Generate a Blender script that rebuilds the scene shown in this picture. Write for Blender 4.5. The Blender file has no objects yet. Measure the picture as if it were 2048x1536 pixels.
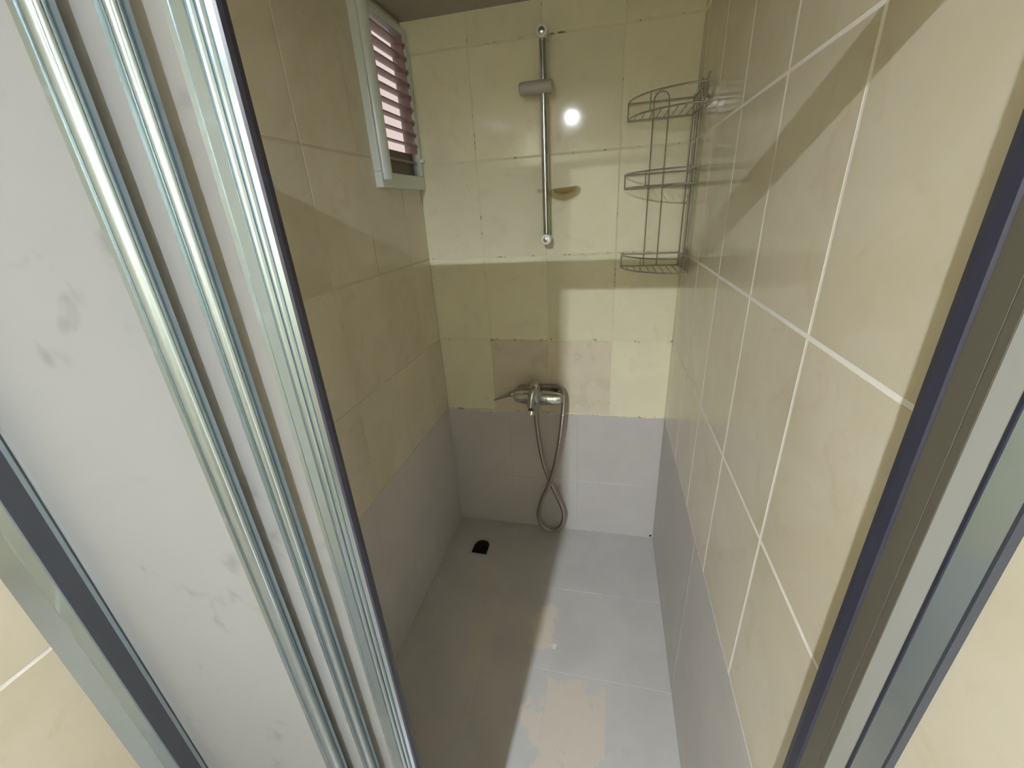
import bpy, bmesh, math, random
from mathutils import Matrix, Vector

S = bpy.context.scene
COL = S.collection
random.seed(7)

# ------------------------------------------------------------------ camera
cam_d = bpy.data.cameras.new('camera')
cam = bpy.data.objects.new('camera', cam_d)
COL.objects.link(cam)
RIGHT = Vector((0.97513111, 0.21475078, -0.05478523))
FWD = Vector((-0.21881704, 0.89363122, -0.39184479))
UP = Vector((-0.03519118, 0.39408799, 0.91839873))
CPOS = Vector((0.7315, -1.66804, 1.53692))
m = Matrix.Identity(4)
for i in range(3):
    m[i][0] = RIGHT[i]; m[i][1] = UP[i]; m[i][2] = -FWD[i]; m[i][3] = CPOS[i]
cam.matrix_world = m
cam_d.sensor_fit = 'HORIZONTAL'
cam_d.sensor_width = 36.0
cam_d.lens = 36.0 * 821.96 / 2048
cam_d.clip_start = 0.01
S.camera = cam

# ------------------------------------------------------------------ world, light, exposure
W_ = bpy.data.worlds.new('world'); S.world = W_
W_.use_nodes = True
bg = W_.node_tree.nodes['Background']
bg.inputs[0].default_value = (0.93, 0.97, 1.0, 1)
bg.inputs[1].default_value = 1.4
LAMP = Vector((0.355, -2.80, 2.27))
LAMP_POWER = 9000.0
FILL_OPENING = (-2.61, -2.21, .0, 1.98)      # unseen opening added to the right wall for fill daylight (y0, y1, z0, z1)
def portal(name, loc, sx, sy, rot):
    d = bpy.data.lights.new(name, 'AREA'); d.shape = 'RECTANGLE'; d.size = sx; d.size_y = sy
    d.cycles.is_portal = True
    o = bpy.data.objects.new(name, d); COL.objects.link(o); o.location = loc; o.rotation_euler = rot
portal('fill_opening_daylight', (1.01, -2.41, .99), 1.98, .40, (0, math.pi / 2, 0))  # fill daylight through the added opening behind the camera
portal('window_daylight', (-.036, -.16, 1.88), .45, .28, (0, -math.pi / 2, 0))
S.view_settings.view_transform = 'Standard'
S.view_settings.look = 'None'
S.view_settings.gamma = 1.0
S.view_settings.use_curve_mapping = False
S.view_settings.exposure = 0.74
S.cycles.use_denoising = True
S.cycles.use_adaptive_sampling = True
S.cycles.adaptive_threshold = .04
S.cycles.max_bounces = 11
S.cycles.diffuse_bounces = 6
S.cycles.glossy_bounces = 5
S.cycles.transmission_bounces = 8
S.cycles.transparent_max_bounces = 12
S.cycles.caustics_reflective = False
S.cycles.caustics_refractive = True
S.cycles.sample_clamp_indirect = 4.0

# ------------------------------------------------------------------ measures
W = 0.99            # width of the alcove
CEIL = 2.30          # bathroom ceiling
SOFFIT = 2.145       # lower ceiling over the shower
FRONT = -3.6        # wall behind the camera
ROW0, TH = 1.361, 0.3455      # tile rows (height of a joint, pitch)
BAND = 0.673                  # top of the grey painted band
GAP = 0.0035

# ------------------------------------------------------------------ materials
MATS = {}
def nodes_of(name):
    mt = bpy.data.materials.new(name); mt.use_nodes = True
    nt = mt.node_tree
    b = nt.nodes['Principled BSDF']
    MATS[name] = mt
    return mt, nt, b
def nd(nt, t, **kw):
    n = nt.nodes.new(t)
    for k, v in kw.items():
        if k in n.inputs: n.inputs[k].default_value = v
        else: setattr(n, k, v)
    return n
def mix(nt, fac, a, b, mode='MIX'):
    n = nt.nodes.new('ShaderNodeMix'); n.data_type = 'RGBA'; n.blend_type = mode
    for s, v in ((0, fac), (6, a), (7, b)):
        if hasattr(v, 'is_linked') or isinstance(v, bpy.types.NodeSocket): nt.links.new(v, n.inputs[s])
        else: n.inputs[s].default_value = v if s == 0 else (*v, 1) if len(v) == 3 else v
    return n.outputs[2]
def math_(nt, op, a, b=None, c=None, clamp=False):
    n = nt.nodes.new('ShaderNodeMath'); n.operation = op; n.use_clamp = clamp
    for i, v in enumerate((a, b, c)):
        if v is None: continue
        if isinstance(v, bpy.types.NodeSocket): nt.links.new(v, n.inputs[i])
        else: n.inputs[i].default_value = v
    return n.outputs[0]
def smooth(nt, v, lo, hi):
    n = nt.nodes.new('ShaderNodeMapRange'); n.interpolation_type = 'SMOOTHSTEP'
    nt.links.new(v, n.inputs[0]); n.inputs[1].default_value = lo; n.inputs[2].default_value = hi
    return n.outputs[0]
def noise(nt, scale, detail=4, rough=.55, vec=None, dist=0.0):
    n = nt.nodes.new('ShaderNodeTexNoise')
    n.inputs['Scale'].default_value = scale; n.inputs['Detail'].default_value = detail
    n.inputs['Roughness'].default_value = rough; n.inputs['Distortion'].default_value = dist
    if vec is not None: nt.links.new(vec, n.inputs['Vector'])
    return n.outputs[0]
def pos(nt):
    return nt.nodes.new('ShaderNodeNewGeometry').outputs['Position']
def bump(nt, b, h, strength, dist=.002):
    n = nt.nodes.new('ShaderNodeBump'); n.inputs['Strength'].default_value = strength
    n.inputs['Distance'].default_value = dist
    nt.links.new(h, n.inputs['Height']); nt.links.new(n.outputs[0], b.inputs['Normal'])

def tile_mat(name, c1, c2, c3, rough=.13, dirt=None):
    """glazed tile: mottled marble-like glaze, small shade difference from piece to piece"""
    mt, nt, b = nodes_of(name)
    p = pos(nt)
    oi = nt.nodes.new('ShaderNodeObjectInfo')
    off = nt.nodes.new('ShaderNodeVectorMath'); off.operation = 'MULTIPLY_ADD'
    comb = nt.nodes.new('ShaderNodeCombineXYZ')
    for i in range(3): nt.links.new(oi.outputs['Random'], comb.inputs[i])
    nt.links.new(comb.outputs[0], off.inputs[0]); off.inputs[1].default_value = (7, 5, 9)
    nt.links.new(p, off.inputs[2])
    v = off.outputs[0]
    f1 = smooth(nt, noise(nt, 5.5, 5, .6, v, .6), .35, .68)
    f2 = smooth(nt, noise(nt, 14, 4, .6, v, 1.2), .52, .75)
    c = mix(nt, f1, c1, c2)
    c = mix(nt, math_(nt, 'MULTIPLY', f2, .55), c, c3)
    hs = nt.nodes.new('ShaderNodeHueSaturation')
    nt.links.new(c, hs.inputs['Color'])
    nt.links.new(math_(nt, 'MULTIPLY_ADD', oi.outputs['Random'], .08, .96), hs.inputs['Value'])
    c = hs.outputs[0]
    if dirt:
        sp_ = nt.nodes.new('ShaderNodeSeparateXYZ'); nt.links.new(p, sp_.inputs[0])
        dz_ = math_(nt, 'ABSOLUTE', math_(nt, 'SUBTRACT', sp_.outputs[2], ROW0 - TH))
        near = math_(nt, 'SUBTRACT', 1.0, smooth(nt, dz_, .003, .009))
        mo = math_(nt, 'MULTIPLY', near, smooth(nt, noise(nt, 24, 5, .7, p, .4), .56, .63))
        c = mix(nt, math_(nt, 'MULTIPLY', mo, .8), c, (.07, .06, .04))
        f3 = smooth(nt, noise(nt, 38, 6, .7, p, .5), .66, .74)
        c = mix(nt, math_(nt, 'MULTIPLY', f3, dirt), c, (.18, .15, .1))
    nt.links.new(c, b.inputs['Base Color'])
    nt.links.new(math_(nt, 'MULTIPLY_ADD', f1, rough * .5, rough), b.inputs['Roughness'])
    b.inputs['Specular IOR Level'].default_value = .5
    bump(nt, b, noise(nt, 9, 2, .5, p), .08, .002)
    return mt
tile_mat('tile_beige', (.62, .565, .43), (.66, .61, .485), (.575, .495, .355), .10)
tile_mat('tile_cream', (.80, .775, .57), (.77, .735, .54), (.71, .66, .465), .06, .25)
tile_mat('tile_pink', (.67, .605, .46), (.72, .64, .505), (.61, .545, .39), .25, .15)

def grout_mat(name, c1, c2, mould):
    mt, nt, b = nodes_of(name)
    p = pos(nt)
    c = mix(nt, noise(nt, 25, 4, .6, p), c1, c2)
    if mould:
        f = smooth(nt, noise(nt, 24, 5, .7, p, .4), .56, .64)
        c = mix(nt, math_(nt, 'MULTIPLY', f, mould), c, (.06, .05, .035))
    nt.links.new(c, b.inputs['Base Color'])
    b.inputs['Roughness'].default_value = .8
    bump(nt, b, noise(nt, 180, 4, .6, p), .4, .001)
grout_mat('grout_white', (.90, .88, .84), (.84, .81, .76), 0)
grout_mat('grout_beige', (.62, .55, .43), (.54, .47, .36), 0)
grout_mat('grout_cream', (.80, .765, .56), (.72, .68, .48), .85)

def paint_mat():
    """grey lavender paint over the old tiles; worn through to beige on the floor"""
    mt, nt, b = nodes_of('grey_paint')
    p = pos(nt)
    c = mix(nt, smooth(nt, noise(nt, 4.5, 5, .6, p, .5), .35, .7), (.575, .55, .525), (.54, .515, .495))
    c = mix(nt, math_(nt, 'MULTIPLY', smooth(nt, noise(nt, 40, 4, .65, p), .62, .72), .3), c, (.34, .31, .28))
    nt.links.new(c, b.inputs['Base Color'])
    b.inputs['Roughness'].default_value = .45
    bump(nt, b, noise(nt, 60, 5, .6, p), .12, .001)
paint_mat()
def floor_paint():
    mt, nt, b = nodes_of('worn_floor_paint')
    p = pos(nt)
    sep = nt.nodes.new('ShaderNodeSeparateXYZ'); nt.links.new(p, sep.inputs[0])
    X, Y = sep.outputs[0], sep.outputs[1]
    c = mix(nt, smooth(nt, noise(nt, 6, 5, .6, p, .5), .35, .7), (.52, .51, .495), (.475, .465, .45))
    n1 = noise(nt, 13, 6, .62, p, .4)
    n2 = noise(nt, 34, 5, .65, p, .3)
    def blob(cx, cy, rx, ry):
        dx = math_(nt, 'DIVIDE', math_(nt, 'SUBTRACT', X, cx), rx)
        dy = math_(nt, 'DIVIDE', math_(nt, 'SUBTRACT', Y, cy), ry)
        d = math_(nt, 'SQRT', math_(nt, 'ADD', math_(nt, 'MULTIPLY', dx, dx), math_(nt, 'MULTIPLY', dy, dy)))
        d = math_(nt, 'ADD', d, math_(nt, 'MULTIPLY', math_(nt, 'SUBTRACT', n1, .5), 2.6))
        d = math_(nt, 'ADD', d, math_(nt, 'MULTIPLY', math_(nt, 'SUBTRACT', n2, .5), .8))
        return math_(nt, 'SUBTRACT', 1.0, smooth(nt, d, .93, 1.03))
    m1 = blob(.535, -.56, .055, .095)
    m2 = blob(.665, -.88, .15, .15)
    m2 = math_(nt, 'MULTIPLY', m2, math_(nt, 'LESS_THAN', X, .772))
    m2 = math_(nt, 'MULTIPLY', m2, math_(nt, 'LESS_THAN', Y, -.735))
    m3 = blob(.30, -.66, .05, .13)
    m4 = blob(.22, -.34, .06, .07)
    worn = mix(nt, n2, (.58, .505, .42), (.66, .58, .48))
    for mk, k in ((m1, .85), (m2, .75), (m3, .3), (m4, .3)):
        c = mix(nt, math_(nt, 'MULTIPLY', mk, k), c, worn)
    # chalky rim of loose paint at the peeled patch
    ch = blob(.580, -.628, .013, .013)
    c = mix(nt, ch, c, (.72, .70, .62))
    nt.links.new(c, b.inputs['Base Color'])
    b.inputs['Roughness'].default_value = .42
    bump(nt, b, noise(nt, 50, 5, .6, p), .12, .001)
floor_paint()

def plain(name, col, rough=.5, metal=0.0, spec=.5, var=0.0, scale=20, **kw):
    mt, nt, b = nodes_of(name)
    if var:
        f = noise(nt, scale, 4, .6, pos(nt))
        c = mix(nt, f, tuple(x * (1 - var) for x in col), tuple(min(1, x * (1 + var)) for x in col))
        nt.links.new(c, b.inputs['Base Color'])
    else:
        b.inputs['Base Color'].default_value = (*col, 1)
    b.inputs['Roughness'].default_value = rough
    b.inputs['Metallic'].default_value = metal
    b.inputs['Specular IOR Level'].default_value = spec
    for k, v in kw.items(): b.inputs[k.replace('_', ' ')].default_value = v
    return mt
plain('ceiling_paint', (.38, .35, .30), .8, var=.05)
plain('bathroom_floor', (.33, .29, .24), .35, var=.08)
plain('kerb_tile', (.58, .50, .39), .3, var=.06)
plain('chrome', (.72, .74, .73), .09, 1.0)
plain('chrome_worn', (.48, .50, .48), .22, 1.0, var=.12, scale=60)
plain('satin_plastic', (.42, .40, .37), .4)
plain('wire_metal', (.42, .41, .33), .35, .7, var=.15, scale=80)
plain('white_plastic', (.80, .81, .80), .3)
plain('window_plastic', (.62, .68, .65), .28)
plain('slat_mauve', (.34, .25, .235), .5, var=.06)
plain('dark_panel', (.12, .10, .065), .4, var=.1)
plain('pink_plaster', (.36, .275, .25), .9, var=.05, scale=6)
plain('dark_gasket', (.03, .031, .05), .35)
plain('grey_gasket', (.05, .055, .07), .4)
plain('drain_dark', (.022, .02, .008), .7, var=.5, scale=90)
plain('drain_rim', (.47, .45, .42), .6, var=.10, scale=50)
plain('satin_grey', (.32, .325, .30), .35)
plain('dark_alu', (.105, .098, .075), .35)

def alu():
    mt, nt, b = nodes_of('aluminium')
    b.inputs['Base Color'].default_value = (.45, .54, .60, 1)
    b.inputs['Metallic'].default_value = 1.0
    b.inputs['Roughness'].default_value = .13
alu()
def hose_mat():
    mt, nt, b = nodes_of('hose_metal')
    b.inputs['Base Color'].default_value = (.40, .37, .32, 1)
    b.inputs['Metallic'].default_value = .9
    b.inputs['Roughness'].default_value = .33
    w = nt.nodes.new('ShaderNodeTexWave'); w.bands_direction = 'Z'
    w.inputs['Scale'].default_value = 70
    nt.links.new(pos(nt), w.inputs['Vector'])
    bump(nt, b, w.outputs['Fac'], .5, .002)
hose_mat()
def frosted():
    mt, nt, b = nodes_of('frosted_panel')
    nt.nodes.remove(b)
    out = nt.nodes['Material Output']
    p = pos(nt)
    sm = smooth(nt, noise(nt, 15, 3, .5, p, .3), .60, .74)
    big = noise(nt, 2.2, 3, .5, p)
    c = mix(nt, big, (.84, .85, .85), (.76, .77, .77))
    c = mix(nt, math_(nt, 'MULTIPLY', sm, .5), c, (.36, .37, .38))
    d = nd(nt, 'ShaderNodeBsdfDiffuse'); t = nd(nt, 'ShaderNodeBsdfTranslucent')
    r = nd(nt, 'ShaderNodeBsdfRefraction'); r.inputs['Roughness'].default_value = .50; r.inputs['IOR'].default_value = 1.20
    g = nd(nt, 'ShaderNodeBsdfGlossy'); g.inputs['Roughness'].default_value = .3
    nt.links.new(c, d.inputs['Color']); ct = mix(nt, math_(nt, 'MULTIPLY', sm, .32), (.96, .96, .95), (.50, .50, .50)); nt.links.new(ct, t.inputs['Color']); nt.links.new(ct, r.inputs['Color'])
    m1 = nd(nt, 'ShaderNodeMixShader'); m1.inputs[0].default_value = .60
    nt.links.new(d.outputs[0], m1.inputs[1]); nt.links.new(t.outputs[0], m1.inputs[2])
    m2 = nd(nt, 'ShaderNodeMixShader'); m2.inputs[0].default_value = .58
    nt.links.new(m1.outputs[0], m2.inputs[1]); nt.links.new(r.outputs[0], m2.inputs[2])
    fr = nd(nt, 'ShaderNodeFresnel'); fr.inputs['IOR'].default_value = 1.3
    m3 = nd(nt, 'ShaderNodeMixShader')
    nt.links.new(fr.outputs[0], m3.inputs[0])
    nt.links.new(m2.outputs[0], m3.inputs[1]); nt.links.new(g.outputs[0], m3.inputs[2])
    nt.links.new(m3.outputs[0], out.inputs['Surface'])
frosted()
def smoky():
    mt, nt, b = nodes_of('smoky_plastic')
    nt.nodes.remove(b); out = nt.nodes['Material Output']
    t = nd(nt, 'ShaderNodeBsdfTransparent'); t.inputs[0].default_value = (.93, .90, .82, 1)
    d = nd(nt, 'ShaderNodeBsdfDiffuse'); d.inputs[0].default_value = (.36, .30, .18, 1)
    m1 = nd(nt, 'ShaderNodeMixShader'); m1.inputs[0].default_value = .16
    nt.links.new(t.outputs[0], m1.inputs[1]); nt.links.new(d.outputs[0], m1.inputs[2])
    nt.links.new(m1.outputs[0], out.inputs['Surface'])
smoky()
def lamp_mat():
    mt, nt, b = nodes_of('lamp_glow')
    b.inputs['Base Color'].default_value = (.9, .9, .9, 1)
    b.inputs['Emission Color'].default_value = (.88, .952, 1.04, 1)
    b.inputs['Emission Strength'].default_value = LAMP_POWER
lamp_mat()
def glint_mat():  # glow of the extra body added under the lamp for its glint
    mt, nt, b = nodes_of('glint_glow')
    b.inputs['Base Color'].default_value = (.9, .9, .9, 1)
    b.inputs['Emission Color'].default_value = (.95, .98, 1.0, 1)
    b.inputs['Emission Strength'].default_value = 110.0
glint_mat()

# ------------------------------------------------------------------ helpers
def mesh_of(name, verts, faces, smooth_=False):
    me = bpy.data.meshes.new(name)
    me.from_pydata([tuple(v) for v in verts], [], faces)
    bm = bmesh.new(); bm.from_mesh(me)
    bmesh.ops.recalc_face_normals(bm, faces=bm.faces)
    bm.to_mesh(me); bm.free()
    if smooth_:
        for p_ in me.polygons: p_.use_smooth = True
    me.update()
    return me
def link(name, me, mat=None, parent=None, mtx=None):
    o = bpy.data.objects.new(name, me); COL.objects.link(o)
    if mat and not me.materials: me.materials.append(MATS[mat])
    if parent: o.parent = parent
    if mtx is not None: o.matrix_basis = mtx
    return o
def tag(o, label=None, cat=None, group=None, kind=None):
    for k, v in (('label', label), ('category', cat), ('group', group), ('kind', kind)):
        if v: o[k] = v
    return o
def empty(name, loc, label, cat, group=None):
    o = bpy.data.objects.new(name, None); COL.objects.link(o)
    o.location = loc; o.empty_display_size = .05
    return tag(o, label, cat, group)
class MB:
    """collects shapes in world coordinates; build() links them as one mesh whose origin is its parent's"""
    def __init__(s): s.v = []; s.f = []; s.sm = False
    def add(s, vs, fs):
        n = len(s.v); s.v += [Vector(v) for v in vs]; s.f += [tuple(i + n for i in f) for f in fs]; return s
    def box(s, a, b, bev=0.0):
        x0, y0, z0 = a; x1, y1, z1 = b
        if bev <= 0:
            vs = [(x, y, z) for x in (x0, x1) for y in (y0, y1) for z in (z0, z1)]
            return s.add(vs, [(0, 1, 3, 2), (4, 6, 7, 5), (0, 4, 5, 1), (2, 3, 7, 6), (0, 2, 6, 4), (1, 5, 7, 3)])
        bm = bmesh.new(); bmesh.ops.create_cube(bm, size=1)
        for v in bm.verts:
            v.co = Vector(((x0 + x1) / 2 + v.co.x * (x1 - x0), (y0 + y1) / 2 + v.co.y * (y1 - y0), (z0 + z1) / 2 + v.co.z * (z1 - z0)))
        bmesh.ops.bevel(bm, geom=bm.edges[:], offset=bev, segments=2, affect='EDGES', profile=.5)
        bm.verts.index_update()
        s.add([v.co.copy() for v in bm.verts], [tuple(v.index for v in f.verts) for f in bm.faces]); bm.free()
        return s
    def tube(s, pts, rad, n=10, closed=False, cap=True):
        pts = [Vector(p_) for p_ in pts]; k = len(pts)
        rads = rad if isinstance(rad, (list, tuple)) else [rad] * k
        rings = []; prev = None
        for i, p_ in enumerate(pts):
            if closed: t = (pts[(i + 1) % k] - pts[i - 1])
            else: t = pts[min(i + 1, k - 1)] - pts[max(i - 1, 0)]
            t.normalize()
            if prev is None:
                a = Vector((0, 0, 1)) if abs(t.z) < .9 else Vector((1, 0, 0))
                u = t.cross(a).normalized()
            else:
                u = (prev - t * prev.dot(t)).normalized()
            prev = u; w = t.cross(u)
            rings.append([p_ + (u * math.cos(2 * math.pi * j / n) + w * math.sin(2 * math.pi * j / n)) * rads[i] for j in range(n)])
        vs = [v for r in rings for v in r]; fs = []
        for i in range(k if closed else k - 1):
            a = i * n; b = ((i + 1) % k) * n
            for j in range(n): fs.append((a + j, a + (j + 1) % n, b + (j + 1) % n, b + j))
        if not closed and cap:
            fs.append(tuple(range(n))[::-1]); fs.append(tuple((k - 1) * n + j for j in range(n)))
        s.sm = True
        return s.add(vs, fs)
    def lathe(s, origin, axis, prof, n=20):
        """prof: list of (distance along axis, radius)"""
        o = Vector(origin); t = Vector(axis).normalized()
        a = Vector((0, 0, 1)) if abs(t.z) < .9 else Vector((1, 0, 0))
        u = t.cross(a).normalized(); w = t.cross(u)
        vs = []; fs = []
        for d, r in prof:
            for j in range(n):
                vs.append(o + t * d + (u * math.cos(2 * math.pi * j / n) + w * math.sin(2 * math.pi * j / n)) * max(r, 1e-5))
        for i in range(len(prof) - 1):
            for j in range(n): fs.append((i * n + j, i * n + (j + 1) % n, (i + 1) * n + (j + 1) % n, (i + 1) * n + j))
        fs.append(tuple(range(n))[::-1]); fs.append(tuple((len(prof) - 1) * n + j for j in range(n)))
        s.sm = True
        return s.add(vs, fs)
    def prism(s, poly, z0, z1):
        """poly: closed outline in x, y, extruded upright"""
        n = len(poly)
        vs = [(x, y, z0) for x, y in poly] + [(x, y, z1) for x, y in poly]
        fs = [tuple(range(n))[::-1], tuple(range(n, 2 * n))] + [(i, (i + 1) % n, n + (i + 1) % n, n + i) for i in range(n)]
        return s.add(vs, fs)
    def build(s, name, mat, parent=None, angle=40):
        off = Vector((0, 0, 0))
        if parent:
            q = parent
            while q: off += q.location; q = q.parent
        me = mesh_of(name, [v - off for v in s.v], s.f)
        o = link(name, me, mat, parent)
        if s.sm:
            for p_ in me.polygons: p_.use_smooth = True
            me.set_sharp_from_angle(angle=math.radians(angle))
        return o
def spline(pts, k=8):
    pts = [Vector(p_) for p_ in pts]; out = []
    P = [pts[0] * 2 - pts[1]] + pts + [pts[-1] * 2 - pts[-2]]
    for i in range(1, len(P) - 2):
        a, b, c, d = P[i - 1], P[i], P[i + 1], P[i + 2]
        for j in range(k):
            t = j / k
            out.append(.5 * ((2 * b) + (c - a) * t + (2 * a - 5 * b + 4 * c - d) * t * t + (3 * b - a - 3 * c + d) * t ** 3))
    out.append(pts[-1]); return out

# wall frames: local (a, b, depth) -> world
def frame(ex, ey, ez):
    return Matrix(((ex[0], ey[0], ez[0], 0), (ex[1], ey[1], ez[1], 0), (ex[2], ey[2], ez[2], 0), (0, 0, 0, 1)))
F_BACK = frame((1, 0, 0), (0, 0, 1), (0, -1, 0))            # a = x
F_LEFT = frame((0, 1, 0), (0, 0, 1), (1, 0, 0))             # a = y
F_RIGHT = Matrix.Translation((W, 0, 0)) @ frame((0, -1, 0), (0, 0, 1), (-1, 0, 0))   # a = -y
F_FLOOR = Matrix.Identity(4)
TILE_CACHE = {}
T_DEPTH = .006
def tile_mesh(w, h, mat, bev=.0012):
    key = (round(w, 4), round(h, 4), mat)
    if key in TILE_CACHE: return TILE_CACHE[key]
    a, b = w / 2, h / 2
    vs = []
    for d, i in ((-T_DEPTH, 0), (-bev, 0), (0, bev)):
        vs += [(-a + i, -b + i, d), (a - i, -b + i, d), (a - i, b - i, d), (-a + i, b - i, d)]
    fs = [(3, 2, 1, 0), (8, 9, 10, 11)]
    for r in (0, 4):
        for j in range(4): fs.append((r + j, r + (j + 1) % 4, r + 4 + (j + 1) % 4, r + 4 + j))
    me = mesh_of('tile', vs, fs); me.materials.append(MATS[mat])
    TILE_CACHE[key] = me
    return me
def minus(rect, hole):
    a0, a1, b0, b1 = rect; c0, c1, d0, d1 = hole
    if c0 >= a1 or c1 <= a0 or d0 >= b1 or d1 <= b0: return None
    out = []
    if d0 > b0: out.append((a0, a1, b0, d0))
    if d1 < b1: out.append((a0, a1, d1, b1))
    lo, hi = max(b0, d0), min(b1, d1)
    if c0 > a0: out.append((a0, c0, lo, hi))
    if c1 < a1: out.append((c1, a1, lo, hi))
    return out
def place_tile(fr, rect, mat, parent, name='wall_tile', hole=None, proud=0.0):
    a0, a1, b0, b1 = rect
    if a1 - a0 < .004 or b1 - b0 < .004: return
    parts = minus(rect, hole) if hole else None
    if parts is None:
        me = tile_mesh(a1 - a0, b1 - b0, mat)
        mt_ = fr @ Matrix.Translation(((a0 + a1) / 2, (b0 + b1) / 2, proud))
        return link(name, me, None, parent, mt_)
    if not parts: return
    mb = MB()
    for r in parts: mb.box((r[0], r[2], -T_DEPTH), (r[1], r[3], 0))
    me = mesh_of('cut_tile', mb.v, mb.f); me.materials.append(MATS[mat])
    return link(name, me, None, parent, fr.copy())
def grid(joints, lo, hi, gap):
    """cells between joint lines, each shrunk by the joint"""
    js = sorted(j for j in joints if lo + .01 < j < hi - .01)
    e = [lo] + js + [hi]
    return [(e[i] + (gap / 2 if i else 0), e[i + 1] - (gap / 2 if i < len(e) - 2 else 0)) for i in range(len(e) - 1)]
def struct(name, mb, mat, label, cat='wall'):
    o = mb.build(name, mat); tag(o, label, cat, kind='structure'); return o

# ------------------------------------------------------------------ the room shell
HOLE_W = (-.300, -.018, 1.650, 2.112)          # window opening in the left wall (y0, y1, z0, z1)
DRAIN = (.108, .212, -.245, -.128)             # opening in the floor (x0, x1, y0, y1)
TOUT = -2.17                                   # wall pieces are built one by one as far as this
zr = [ROW0 + k * TH for k in range(-1, 3)]
rows = grid(zr, BAND, CEIL, .005)

# back wall
wb = struct('wall_back', MB().box((-.03, T_DEPTH - .0045, -.12), (W + .12, .10, CEIL + .1)), 'grout_cream',
            'cream tiled back wall of the shower with grey painted lower part')
cols = grid([.237, .494, .757], 0, W, .003)
for ri, (b0, b1) in enumerate(rows):
    for ci, (a0, a1) in enumerate(cols):
        mt_ = 'tile_pink' if ri == 0 and ci in (1, 2) else 'tile_cream'
        place_tile(F_BACK, (a0, a1, b0, b1), mt_, wb)
for b0, b1 in grid([.305], 0, BAND - .002, .0012):
    for a0, a1 in grid([.30, .62], 0, W, .0006):
        place_tile(F_BACK, (a0, a1, b0, b1), 'grey_paint', wb, 'painted_tile')
MB().lathe((W - .010, .0005, .014), (0, -1, 0), [(0, .006), (.002, .0055), (.003, .002)], 10).build('old_plug', 'drain_dark', wb)
# ragged bead of old grout where cream tiles meet grey paint
mb = MB(); pts = []
for i in range(61):
    x = .004 + i * (W - .008) / 60
    pts.append((x, .0005, BAND - .003 + random.uniform(-.0022, .0022) - (.004 if .1 < x < .24 else 0)))
mb.tube(pts, [.0042 + random.uniform(-.0013, .0016) for _ in pts], 6)
mb.build('grout_bead', 'grout_cream', wb)

# left wall
mb = MB()
for r in minus((FRONT - .1, .0, -.12, CEIL + .1), HOLE_W):
    mb.box((-.03, r[0], r[2]), (-T_DEPTH + .0047, r[1], r[3]))
wl = struct('wall_left', mb, 'grout_beige', 'beige tiled left wall with a louvred window, grey painted low down')
ljs = [-.668 + .251 * k for k in range(-6, 4)]
for b0, b1 in rows:
    for a0, a1 in grid(ljs, TOUT, 0, .0028):
        place_tile(F_LEFT, (a0, a1, b0, b1), 'tile_beige', wl, hole=HOLE_W)
for a0, a1 in grid([-.72, -1.44], TOUT, 0, .0003):
    place_tile(F_LEFT, (a0, a1, 0, BAND - .001), 'grey_paint', wl, 'painted_tile')
MB().box((-.002, FRONT, 0), (-.0007, -1.40, CEIL)).build('joint_filler', 'grout_white', wl)
o = MB().box((-T_DEPTH, FRONT, 0), (0, TOUT, CEIL)).build('plain_tiling', 'tile_beige', wl)

# right wall
mb = MB()
for r in minus((FRONT - .1, .0, -.12, CEIL + .1), FILL_OPENING): mb.box((W + .0006, r[0], r[2]), (W + .14, r[1], r[3]))
wr = struct('wall_right', mb, 'grout_white',
            'beige tiled right wall with white joints, grey painted low down')
rjs = [.577 + .251 * k for k in range(-2, 7)]
for b0, b1 in rows:
    for a0, a1 in grid(rjs, 0, -TOUT, .0050):
        place_tile(F_RIGHT, (a0, a1, b0, b1), 'tile_beige', wr)
for a0, a1 in grid([.72, 1.44], 0, -TOUT, .0003):
    place_tile(F_RIGHT, (a0, a1, 0, BAND - .001), 'grey_paint', wr, 'painted_tile')
mb = MB()
for r in minus((FRONT, TOUT, 0, CEIL), FILL_OPENING): mb.box((W, r[0], r[2]), (W + T_DEPTH, r[1], r[3]))
mb.build('plain_tiling', 'tile_beige', wr)

struct('wall_front', MB().box((-.12, FRONT - .1, -.12), (W + .12, FRONT, CEIL + .1)), 'tile_beige', 'plain beige wall at the far end of the bathroom')
struct('ceiling', MB().box((-.12, FRONT - .1, CEIL), (W + .12, .12, CEIL + .1)).box((-.001, -1.25, SOFFIT), (W + .001, .001, CEIL + .01)), 'ceiling_paint', 'dull greyish painted ceiling, lower over the shower', 'ceiling')

# floor
mb = MB()
for r in minus((-.12, W + .12, FRONT - .1, .12), DRAIN):
    mb.box((r[0], r[2], -.12), (r[1], r[3], -T_DEPTH + .0055))
fl = struct('floor', mb, 'grey_paint', 'grey painted shower floor, paint worn through in beige patches', 'floor')
for b0, b1 in grid([-.371, -.722, -1.07], -1.30, 0, .0014):
    for a0, a1 in grid([.075, .325, .574, .824], 0, W, .0012):
        place_tile(F_FLOOR, (a0, a1, b0, b1), 'worn_floor_paint', fl, 'floor_tile', hole=DRAIN)
MB().box((0, FRONT, -T_DEPTH), (W, -1.45, 0)).build('plain_tiling', 'bathroom_floor', fl)
tr = MB().box((0, -1.45, -.01), (W, -1.30, .10), .006).build('trim_1', 'kerb_tile')
tag(tr, 'low beige tiled kerb under the sliding shower doors', 'kerb', kind='structure')

# outside
tag(MB().box((-1.0, -3, -1), (-.9, 6, 6)).build('wall_outside', 'pink_plaster'), 'pink plastered wall outside, seen between the window slats', 'wall', kind='structure')

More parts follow.
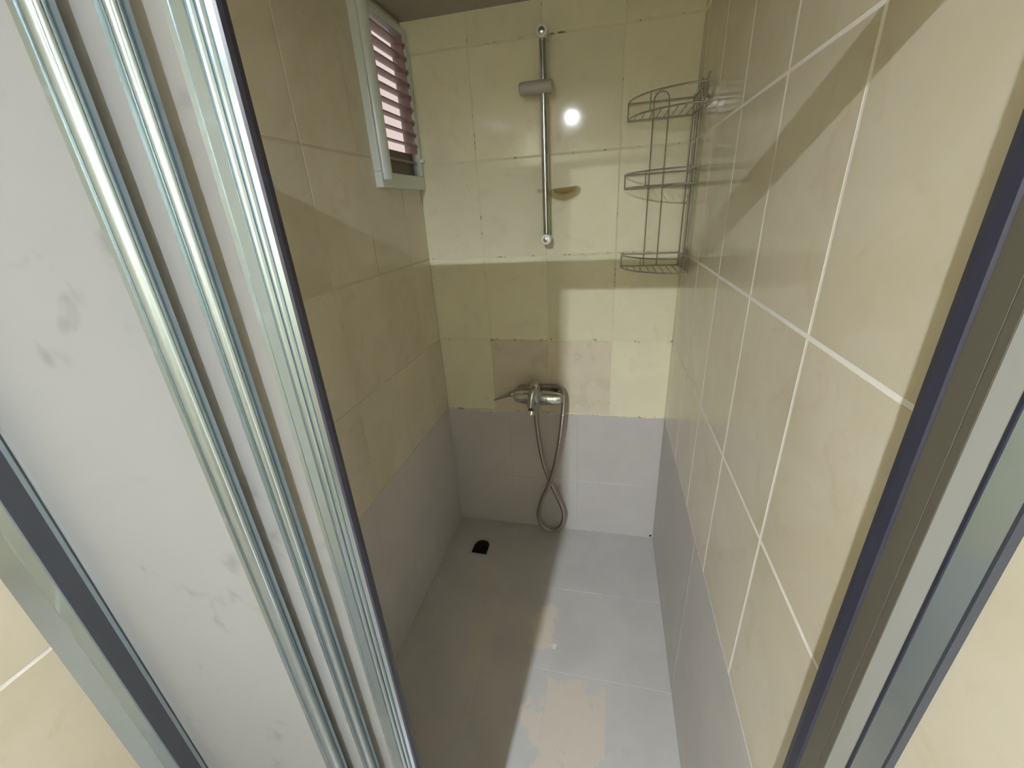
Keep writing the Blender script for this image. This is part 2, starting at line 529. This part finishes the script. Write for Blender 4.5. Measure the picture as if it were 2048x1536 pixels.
# ------------------------------------------------------------------ window
wy0, wy1, wz0, wz1 = -.338, -.004, 1.622, 2.118
win = MB()
XF = .040
for r in minus((wy0, wy1, wz0, wz1), (-.292, -.024, 1.668, 2.098)):
    win.box((-.02, r[0], r[2]), (XF * .6, r[1], r[3]), .003)
wo = win.build('window_1', 'window_plastic')
tag(wo, 'small louvred window with pale plastic frame high on the left wall', 'window', kind='structure')
# raised sash stile next to the camera side, rounded
prof = []
for k in range(13):
    t = math.pi * k / 12
    prof.append((XF * .6 - .002 + .020 * math.sin(t), -.305 - .022 * math.cos(t)))
mb = MB(); mb.prism(prof, 1.645, 2.112); mb.sm = True
mb.build('sash_stile', 'window_plastic', wo, 50)
for k in range(9):
    z = 1.768 + .0378 * k
    mb = MB()
    x0, x1, t, dz = -.022, .024, .0022, .008
    mb.add([(x0, -.290, z + dz - t), (x1, -.290, z - t), (x1, -.290, z + t), (x0, -.290, z + dz + t),
            (x0, -.026, z + dz - t), (x1, -.026, z - t), (x1, -.026, z + t), (x0, -.026, z + dz + t)],
           [(0, 1, 2, 3), (7, 6, 5, 4), (0, 4, 5, 1), (1, 5, 6, 2), (2, 6, 7, 3), (3, 7, 4, 0)])
    s_ = mb.build('slat', 'slat_mauve', wo)
    MB().box((.0175, -.034, z + .008), (.0215, -.0265, z + .027)).build('slat_clip', 'white_plastic', s_)
MB().box((-.024, -.040, 1.745), (.0175, -.025, 2.10)).build('side_track', 'slat_mauve', wo)
MB().box((-.012, -.292, 1.668), (-.006, -.024, 1.745)).build('lower_pane', 'dark_panel', wo)
MB().box((-.006, -.292, 1.711), (.012, -.024, 1.717)).build('glazing_bar', 'slat_mauve', wo)
lk = MB().lathe((.022, -.016, 1.722), (1, 0, 0), [(0, .007), (.010, .007), (.014, .004)], 12).build('latch', 'white_plastic', wo)

# ------------------------------------------------------------------ shower enclosure frame
Z0, Z1 = .10, 1.797
en = empty('enclosure_frame', (0, -1.37, .10), 'aluminium frame of the shower doors: wall profiles, top and bottom rail', 'door frame')
# left wall profile: slanted front in two facets
left_prof = MB().prism([(0, -1.441), (.017, -1.4245), (.0185, -1.4235), (.031, -1.4165), (.031, -1.408), (.031, -1.333), (0, -1.333)], Z0, Z1)
left_prof.build('wall_profile', 'aluminium', en)
MB().box((.029, -1.4145, Z0), (.0318, -1.392, Z1)).build('gasket', 'grey_gasket', en)
MB().box((W - .006, -1.4078, Z0), (W, -1.405, Z1)).build('shadow_gap_strip', 'grey_gasket', en)  # dark strip in place of the shaded gap between post and wall
# right strike post
rp = MB().prism([(W, -1.405), (.9795, -1.3850), (.9795, -1.3815), (.9768, -1.3635), (.9768, -1.3165), (W, -1.3165)], Z0, Z1)
ro = rp.build('strike_post', 'aluminium', en)
MB().prism([(.9768, -1.3635), (.9760, -1.3632), (.9760, -1.3552), (.9768, -1.3549)], Z0, Z1).build('cover_strip', 'dark_alu', ro)
MB().prism([(.9768, -1.3543), (.9760, -1.3540), (.9760, -1.3325), (.9768, -1.3322)], Z0, Z1).build('cover_strip', 'dark_alu', ro)
MB().prism([(.9795, -1.3815), (.9787, -1.3818), (.9761, -1.3642), (.9768, -1.3637)], Z0, Z1).build('edge_strip', 'satin_grey', ro)
MB().box((.9782, -1.3852, Z0), (.9802, -1.3822, Z1)).build('gasket', 'dark_gasket', ro)
MB().prism([(.9768, -1.3322), (.9745, -1.3300), (.9728, -1.3200), (.9735, -1.3130), (.9768, -1.3120)], Z0, Z1).build('magnet_strip', 'dark_gasket', ro)
MB().box((0, -1.398, Z1 - .040), (W, -1.345, Z1), .003).build('top_rail', 'aluminium', en)
MB().box((0, -1.402, .10), (W, -1.340, .135), .003).build('bottom_rail', 'aluminium', en)

# ------------------------------------------------------------------ sliding doors
def stile(parent, xs, y, spec, mat='aluminium'):
    """upright profile: spec = list of (t across, bulge towards the room) on the front, flat back"""
    x0, x1 = xs
    front = [(x0 + (x1 - x0) * t, y - b) for t, b in spec]
    back_ = [(x1, y + .0055), (x0, y + .0055)]
    mb = MB(); mb.prism(front + back_, .137, 1.761); mb.sm = True
    return mb.build('stile', mat, parent, 28)
def arc(t0, t1, b0, h, n=10):
    return [(t0 + (t1 - t0) * (1 - math.cos(math.pi * k / n)) / 2, b0 + h * math.sin(math.pi * k / n)) for k in range(n + 1)]
def door(x0, xs, y, spec, label, gasket=None):
    d = empty('sliding_door', ((x0 + xs[1]) / 2, y, .135), label, 'shower door', 'sliding shower doors')
    p_ = MB().box((x0, y - .0015, .14), (xs[0] + .012, y + .0015, 1.757)).build('frosted_panel', 'frosted_panel', d)
    st = stile(d, xs, y, spec)
    if gasket: MB().prism(gasket, .137, 1.761).build('magnet_strip', 'dark_gasket', d)
    return d
door(.034, (.3245, .3530), -1.384, [(0, .003), (.03, .0055)] + [(.26, .0060), (.28, .0045), (.34, .0045)] + arc(.35, 1.0, .003, .0060),
     'outermost frosted shower door, wide pale panel with the leftmost bright edge profile')
door(.055, (.3770, .3970), -1.368, [(0, .002), (.04, .0050), (.30, .0055), (.32, .0040), (.38, .0040)] + arc(.39, 1.0, .002, .0055),
     'frosted shower door whose bright edge profile is the middle one of three')
door(.090, (.4165, .4585), -1.351, [(0, .002), (.02, .0050), (.14, .0050), (.15, .0040), (.17, .0050), (.46, .0060), (.48, .0045)] + arc(.49, .68, .004, .0040, 6) + arc(.69, .86, .004, .0040, 6) + [(.88, .0055), (1.0, .004)],
     'innermost frosted shower door with fluted profile and black seal facing the opening',
     [(.4583, -1.3555), (.4608, -1.3545), (.4618, -1.350), (.4615, -1.345), (.4583, -1.344)])

# ------------------------------------------------------------------ shower rail
RX, RY = .502, -.052
sr = empty('shower_rail', (RX, 0, 1.40), 'chrome riser rail with empty grey sliding holder on the cream back wall', 'shower rail')
MB().tube([(RX, RY, 1.415), (RX, RY, 2.05)], .0115, 18).build('rail', 'chrome_worn', sr)
for z in (1.425, 2.042):
    bk = MB().lathe((RX, -.001, z), (0, -1, 0), [(0, .017), (.012, .016), (.018, .0135), (.046, .0135), (.050, .019), (.066, .0195), (.070, .017), (.071, .010)], 24).build('wall_bracket', 'chrome', sr)
    MB().lathe((RX, -.0705, z), (0, -1, 0), [(0, .0180), (.0015, .0175), (.0022, .0125), (.001, .009)], 20).build('front_ring', 'white_plastic', bk)
    MB().lathe((RX, -.0715, z), (0, -1, 0), [(0, .0085), (.003, .008), (.0042, .004)], 16).build('screw_cap', 'chrome_worn', bk)
ho = MB().lathe((.4225, -.058, 1.899), (1, 0, 0), [(0, .015), (.003, .0185), (.010, .0195), (.100, .0195), (.108, .0185), (.112, .013)], 24).build('sliding_holder', 'satin_plastic', sr)
# translucent dish clipped on the rail
prof = [(0, .002), (.004, .022), (.012, .042), (.022, .053), (.032, .056), (.040, .053), (.044, .046), (.040, .040), (.030, .036), (.024, .010)]
mb = MB().lathe((0, 0, 0), (0, 0, 1), prof, 28)
for v in mb.v:
    v.x, v.y, v.z = v.x * 1.0 + .568, v.y * .36 - .024, v.z + 1.553 + v.x * .06
dish = mb.build('soap_dish', 'smoky_plastic', sr)
MB().tube([(RX - .030, RY, 1.592), (RX - .016, RY + .004, 1.588)], .006, 10).build('dish_clip', 'smoky_plastic', dish)

# ------------------------------------------------------------------ corner caddy
cx, cy = W - .010, -.010
cd = empty('corner_caddy', (cx, cy, 1.31), 'three-tier quarter-round wire caddy hung in the back right corner', 'caddy')
R_ = .203
def quarter(z, r=R_, n=18):
    a = [(cx - r * math.cos(math.pi / 2 * k / n), cy - r * math.sin(math.pi / 2 * k / n), z) for k in range(n + 1)]
    return [(cx, cy, z)] + a
for zb, zt in ((1.313, 1.358), (1.579, 1.623), (1.784, 1.832)):
    def loop(z, rad, mb):
        a = quarter(z)
        mb.tube(a[1:], rad, 8)
        mb.tube([a[1], a[0]], rad, 8); mb.tube([a[0], a[-1]], rad, 8)
    mb = MB(); loop(zt, .0025, mb)
    tier = mb.build('shelf_rim', 'wire_metal', cd)
    mb = MB(); loop(zb, .0025, mb)
    n = 9
    for k in range(1, n):
        u = k / n * R_
        v_ = math.sqrt(max(R_ ** 2 - u ** 2, 0))
        mb.tube([(cx - u, cy, zb), (cx - u, cy - v_, zb), ], .0016, 6)
    mb.build('shelf_grid', 'wire_metal', tier)
    for k in (1, 10, 19):
        MB().tube([quarter(zb)[k], quarter(zt)[k]], .0019, 6).build('rim_post', 'wire_metal', tier)
def upright(f):
    mb = MB()
    p0, p1 = f(.122), f(.075)
    pts = [Vector((*p0, 1.313)), Vector((*p0, 1.835))]
    mid = ((p0[0] + p1[0]) / 2, (p0[1] + p1[1]) / 2)
    arcp = []
    for k in range(9):
        t = math.pi * k / 8
        arcp.append((p0[0] + (p1[0] - p0[0]) * (1 - math.cos(t)) / 2, p0[1] + (p1[1] - p0[1]) * (1 - math.cos(t)) / 2, 1.835 + .024 * math.sin(t)))
    mb.tube([(*p0, 1.311)] + arcp + [(*p1, 1.311)], .0021, 8)
    return mb.build('upright_loop', 'wire_metal', cd)
upright(lambda s_: (cx - s_, cy + .003))
upright(lambda s_: (cx + .003, cy - s_))
MB().tube([(cx, cy, 1.311), (cx, cy, 1.84)], .0028, 8).build('corner_post', 'wire_metal', cd)
MB().tube(spline([(cx + .004, cy - .17, 1.79), (cx, cy - .185, 1.80), (cx - .002, cy - .2, 1.83), (cx + .004, cy - .205, 1.852)], 5), .0035, 8).build('wall_hook', 'wire_metal', cd)
MB().lathe((W - .001, -.172, 1.795), (-1, 0, 0), [(0, .010), (.004, .010), (.010, .007), (.013, .002)], 16).build('screw_cap', 'chrome', cd)

# ------------------------------------------------------------------ mixer tap
MX, MY, MZ = .455, -.060, .772
mxr = empty('shower_mixer', (MX, 0, MZ), 'chrome wall mixer tap with single lever on the back wall', 'tap')
for dx in (-.075, .075):
    MB().lathe((MX + dx, -.0005, MZ), (0, -1, 0), [(0, .034), (.006, .033), (.014, .022), (.022, .017), (.045, .017)], 24).build('wall_flange', 'chrome_worn', mxr)
body = MB().lathe((MX - .112, MY, MZ), (1, 0, 0), [(0, .012), (.004, .020), (.014, .0270), (.05, .0315), (.112, .034), (.165, .0315), (.205, .0275), (.218, .022), (.224, .012)], 26).build('body', 'chrome', mxr)
MB().lathe((.443, MY - .010, MZ + .010), (0, -.3, 1), [(0, .034), (.016, .032), (.028, .026), (.040, .0225), (.056, .022), (.064, .018), (.068, .008)], 24).build('cartridge_cap', 'chrome_worn', mxr)
lev = spline([(.443, MY - .020, MZ + .070), (.441, MY - .052, MZ + .062), (.436, MY - .074, MZ + .030), (.431, MY - .084, MZ - .006)], 6)
k = len(lev)
MB().tube(lev, [.019 - .005 * i / (k - 1) for i in range(k)], 14).build('lever', 'chrome_worn', mxr)
sp = spline([(.443, MY - .005, MZ - .014), (.438, MY - .030, MZ - .032), (.430, MY - .048, MZ - .044)], 6)
k = len(sp)
so = MB().tube(sp, [.024 - .006 * i / (k - 1) for i in range(k)], 16).build('spout', 'chrome_worn', mxr)
MB().lathe((.430, MY - .046, MZ - .042), (-.15, -.35, -1), [(0, .0165), (.010, .0175), (.018, .0175), (.0195, .013)], 18).build('aerator', 'chrome', so)
MB().lathe((.4385, MY, MZ - .022), (0, 0, -1), [(0, .014), (.014, .0135), (.016, .0115), (.050, .0105)], 18).build('hose_outlet', 'chrome_worn', mxr)
MB().lathe((.448, MY - .024, MZ + .004), (0, -1, 0), [(0, .013), (.012, .012), (.016, .006)], 16).build('diverter_knob', 'chrome', mxr)

# ------------------------------------------------------------------ shower hose
hs_ = empty('shower_hose', (.49, -.06, .02), 'ribbed metal shower hose hanging in a twisted loop below the tap', 'hose')
hp = [(.4385, -.060, .712), (.440, -.060, .66), (.452, -.060, .53), (.468, -.060, .43), (.499, -.058, .325), (.540, -.058, .22), (.560, -.060, .145), (.548, -.062, .075),
      (.512, -.062, .038), (.474, -.062, .040), (.445, -.062, .078), (.436, -.064, .135), (.455, -.070, .225), (.493, -.076, .325), (.528, -.080, .46), (.550, -.082, .60), (.561, -.080, .70),
      (.566, -.070, .775), (.556, -.046, .805), (.525, -.022, .808), (.470, -.0165, .806), (.40, -.0165, .800), (.355, -.024, .786), (.330, -.033, .772)]
MB().tube(spline(hp, 8), .0100, 12).build('hose', 'hose_metal', hs_)
MB().lathe((.336, -.031, .775), (-1, -.12, -.38), [(0, .0085), (.004, .0105), (.020, .0110), (.026, .0080), (.055, .0062), (.085, .0046), (.098, .0032)], 16).build('end_cone', 'chrome_worn', hs_)
MB().lathe((.4385, -.060, .724), (.03, 0, -1), [(0, .0118), (.016, .0118), (.018, .0098), (.034, .0085)], 16).build('hose_nut', 'chrome_worn', hs_)

# ------------------------------------------------------------------ floor drain
dr = empty('floor_drain', (.16, -.19, 0), 'dark open floor drain hole near the left back corner', 'drain')
inner = []
n = 20
x0, x1, yf, yb = .1225, .2005, -.232, -.140
inner.append((x0, yf)); inner.append((x1, yf - .003))
for k in range(n + 1):
    t = math.pi * k / n
    inner.append(((x0 + x1) / 2 + (x1 - x0) / 2 * math.cos(t) * (1 if math.cos(t) > 0 else 1), -.185 + .047 * math.sin(t) ** .8))
cxd, cyd = .16, -.1865
outer = []
for x, y in inner:                        # same directions pushed out to the square opening
    dx, dy = x - cxd, y - cyd
    s1 = min((DRAIN[1] - cxd) / abs(dx) if dx > 1e-6 else (cxd - DRAIN[0]) / abs(dx) if dx < -1e-6 else 9, (DRAIN[3] - cyd) / abs(dy) if dy > 1e-6 else (cyd - DRAIN[2]) / abs(dy) if dy < -1e-6 else 9)
    outer.append((cxd + dx * s1, cyd + dy * s1))
k = len(inner)
vs = [(x, y, -.0005) for x, y in outer] + [(x, y, -.002) for x, y in inner] + [(x, y, -.010) for x, y in inner]
fs = [(i, (i + 1) % k, k + (i + 1) % k, k + i) for i in range(k)] + [(k + i, k + (i + 1) % k, 2 * k + (i + 1) % k, 2 * k + i) for i in range(k)]
# corners of the square opening
me_rim = MB().add(vs, fs)
for sx in (0, 1):
    for sy in (2, 3):
        X_, Y_ = DRAIN[sx], DRAIN[sy]
        near = sorted(range(k), key=lambda i: (outer[i][0] - X_) ** 2 + (outer[i][1] - Y_) ** 2)
        a = next((i for i in near if abs(outer[i][0] - X_) < 1e-4), None); b = next((i for i in near if abs(outer[i][1] - Y_) < 1e-4), None)
        if a is not None and b is not None and a != b:
            me_rim.add([(*outer[a], -.0005), (*outer[b], -.0005), (X_, Y_, -.0005)], [(0, 1, 2)])
me_rim.build('rim', 'drain_rim', dr)
cup = MB()
vs = [(x, y, -.010) for x, y in inner] + [(cxd + (x - cxd) * .95, cyd + (y - cyd) * .95, -.07) for x, y in inner] 
cup.add(vs, [(i, (i + 1) % k, k + (i + 1) % k, k + i) for i in range(k)] + [tuple(range(k, 2 * k))])
cup.build('cup', 'drain_dark', dr)
for (bx, by, br) in ((.145, -.2, .016), (.172, -.19, .02), (.16, -.165, .014)):
    mb = MB().lathe((bx, by, -.07), (0, 0, 1), [(0, br), (br * .5, br * .9), (br * .9, br * .5), (br * 1.05, br * .15)], 12)
    mb.build('sludge', 'drain_dark', dr)

# ------------------------------------------------------------------ ceiling lamp
lp = empty('ceiling_lamp', (LAMP.x, LAMP.y, CEIL), 'small round bathroom lamp on the ceiling outside the shower', 'lamp')
MB().lathe((LAMP.x, LAMP.y, CEIL), (0, 0, -1), [(0, .0435), (.0165, .0435), (.018, .042), (.0165, .040), (.0078, .040)], 32).build('ring', 'white_plastic', lp)
MB().lathe((LAMP.x, LAMP.y, CEIL - .0085), (0, 0, -1), [(0, .030), (.001, .0285), (.0025, .0245), (.0035, .017), (.004, .008), (.0042, .0015)], 28).build('bulb_dome', 'lamp_glow', lp)
MB().lathe((LAMP.x, LAMP.y, CEIL - .0130), (0, 0, -1), [(0, .008), (.006, .016), (.014, .022), (.022, .022), (.030, .016), (.034, .004)], 24).build('added_glint_bulb', 'glint_glow', lp)  # added glowing body, only there to mirror as a bright spot in the tiles
